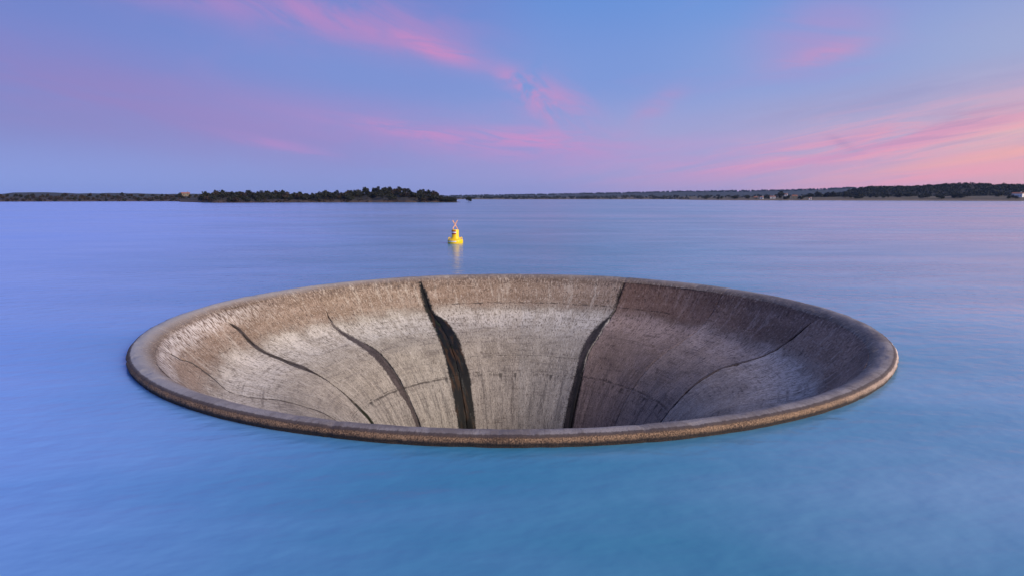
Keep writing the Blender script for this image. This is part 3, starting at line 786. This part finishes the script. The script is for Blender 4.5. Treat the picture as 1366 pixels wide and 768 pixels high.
# ------------------------------------------------------------------ farmhouses
M_WALLW = plain('whitewash', (.78, .76, .74), .8, .06, .6); M_WALLC = plain('ochre_render', (.19, .15, .115), .8, .12, .6)
M_ROOF = plain('roof_tiles', (.30, .12, .07), .85, .3, 1.2); M_PANE = plain('dark_pane', (.03, .035, .05), .15, .2); M_DOOR = plain('door_paint', (.10, .14, .10), .6)
def boxm(name, x0, x1, y0, y1, z0, z1, mat, par):
    v = [(x, y, z) for z in (z0, z1) for y in (y0, y1) for x in (x0, x1)]
    return link(name, mesh(name, v, [(0, 2, 3, 1), (4, 5, 7, 6), (0, 1, 5, 4), (2, 6, 7, 3), (0, 4, 6, 2), (1, 3, 7, 5)]), mat, par)
def house(a, rho, z, w, d_, h, wall, label, rz_=0.0, two=False):
    w, d_, h = w * .72, d_ * .72, h * .85
    e = empty('farmhouse', pol(a, rho, z), label, 'house', None, R(-a) + rz_)
    boxm('wall', -w / 2, w / 2, -d_ / 2, d_ / 2, -1, h, wall, e)
    o_ = .35; rh = d_ * .28
    v = [(-w / 2 - o_, -d_ / 2 - o_, h), (w / 2 + o_, -d_ / 2 - o_, h), (w / 2 + o_, d_ / 2 + o_, h), (-w / 2 - o_, d_ / 2 + o_, h), (-w / 2 - o_, 0, h + rh), (w / 2 + o_, 0, h + rh)]
    rf = link('roof', mesh('roof', v, [(0, 1, 5, 4), (2, 3, 4, 5), (1, 2, 5), (3, 0, 4), (3, 2, 1, 0)]), M_ROOF, e)
    boxm('chimney', w * .22, w * .22 + .7, -.3, .5, h + .2, h + rh + .9, wall, rf)
    boxm('door', -.5, .5, -d_ / 2 - .06, -d_ / 2 + .1, 0, 2.1, M_DOOR, e)
    n = max(2, int(w / 3))
    for lv in range(2 if two else 1):
        for i in range(n):
            x = -w / 2 + w * (i + .5) / n
            if abs(x) < 1.1 and lv == 0: x += 1.5
            boxm('window', x - .45, x + .45, -d_ / 2 - .05, -d_ / 2 + .1, 1.0 + lv * 2.8, 2.1 + lv * 2.8, M_PANE, e)
    return e
def eg(a, rho): return ground(a, rho, E_wl, E_pr, E_dp, 12, .7)
for a, rho, w, d_, h, wall, lab, r_, two in (
        (20.87, 1035, 7, 6, 3.2, M_WALLC, 'small ochre house at the left end of the farm on the right shore', .1, False),
        (21.35, 1030, 6, 6, 3.4, M_WALLW, 'small white house second from the left in the shore farm', -.2, False),
        (22.15, 1045, 13, 7, 3.2, M_WALLW, 'long low white house just left of the tallest tree', .05, False),
        (23.2, 1060, 6, 6, 6.4, M_WALLW, 'tall two storey white house just right of the tallest tree', -.1, True),
        (23.85, 1050, 10, 7, 4.2, M_WALLC, 'ochre barn near the right end of the shore farm', .15, False),
        (24.3, 1010, 5, 5, 3.0, M_WALLW, 'small white shed between dark trees in the shore farm', -.3, False),
        (25.02, 985, 4.5, 4, 2.6, M_WALLW, 'tiny white hut close to the water right of the farm', .2, False),
        (38.35, 1010, 15, 8, 5.0, M_WALLW, 'white house alone below the hill at the right edge', -.25, False)):
    house(a, rho, eg(a, rho), w, d_, h, wall, lab, r_, two)
def lg(a, rho): return ground(a, rho, L_wl, L_pr, L_dp, 4)
house(-27.05, 850, lg(-27.05, 850) + .6, 12, 7, 3.2, M_WALLC, 'long cream house with tiled roof on the left shore rise', .1)
house(-24.05, 905, lg(-24.05, 905) + 1.5, 8, 6, 3.4, M_WALLC, 'cream house behind the left end of the peninsula', -.15)
house(-19.7, 900, lg(-19.7, 900) + 2.2, 7, 6, 3.4, M_WALLW, 'pale house glimpsed above the trees of the peninsula', .2)

# ------------------------------------------------------------------ evening haze
if HAZE_DENSITY:
    v = [(x, y, z) for z in (-16.5, 85) for y in (-400, 5600) for x in (-5600, 5600)]
    hz = mesh('haze', v, [(0, 2, 3, 1), (4, 5, 7, 6), (0, 1, 5, 4), (2, 6, 7, 3), (0, 4, 6, 2), (1, 3, 7, 5)])
    mh = bpy.data.materials.new('evening_air'); mh.use_nodes = True; nt = mh.node_tree; nt.nodes.clear()
    oo = nt.nodes.new('ShaderNodeOutputMaterial'); pv = nt.nodes.new('ShaderNodeVolumePrincipled')
    pv.inputs['Color'].default_value = (.38, .58, 1.0, 1); pv.inputs['Density'].default_value = HAZE_DENSITY; pv.inputs['Anisotropy'].default_value = .1
    nt.links.new(pv.outputs[0], oo.inputs['Volume'])
    ho = link('haze', hz, mh); tag(ho, 'thin blue evening haze over the lake', 'haze', 'stuff')
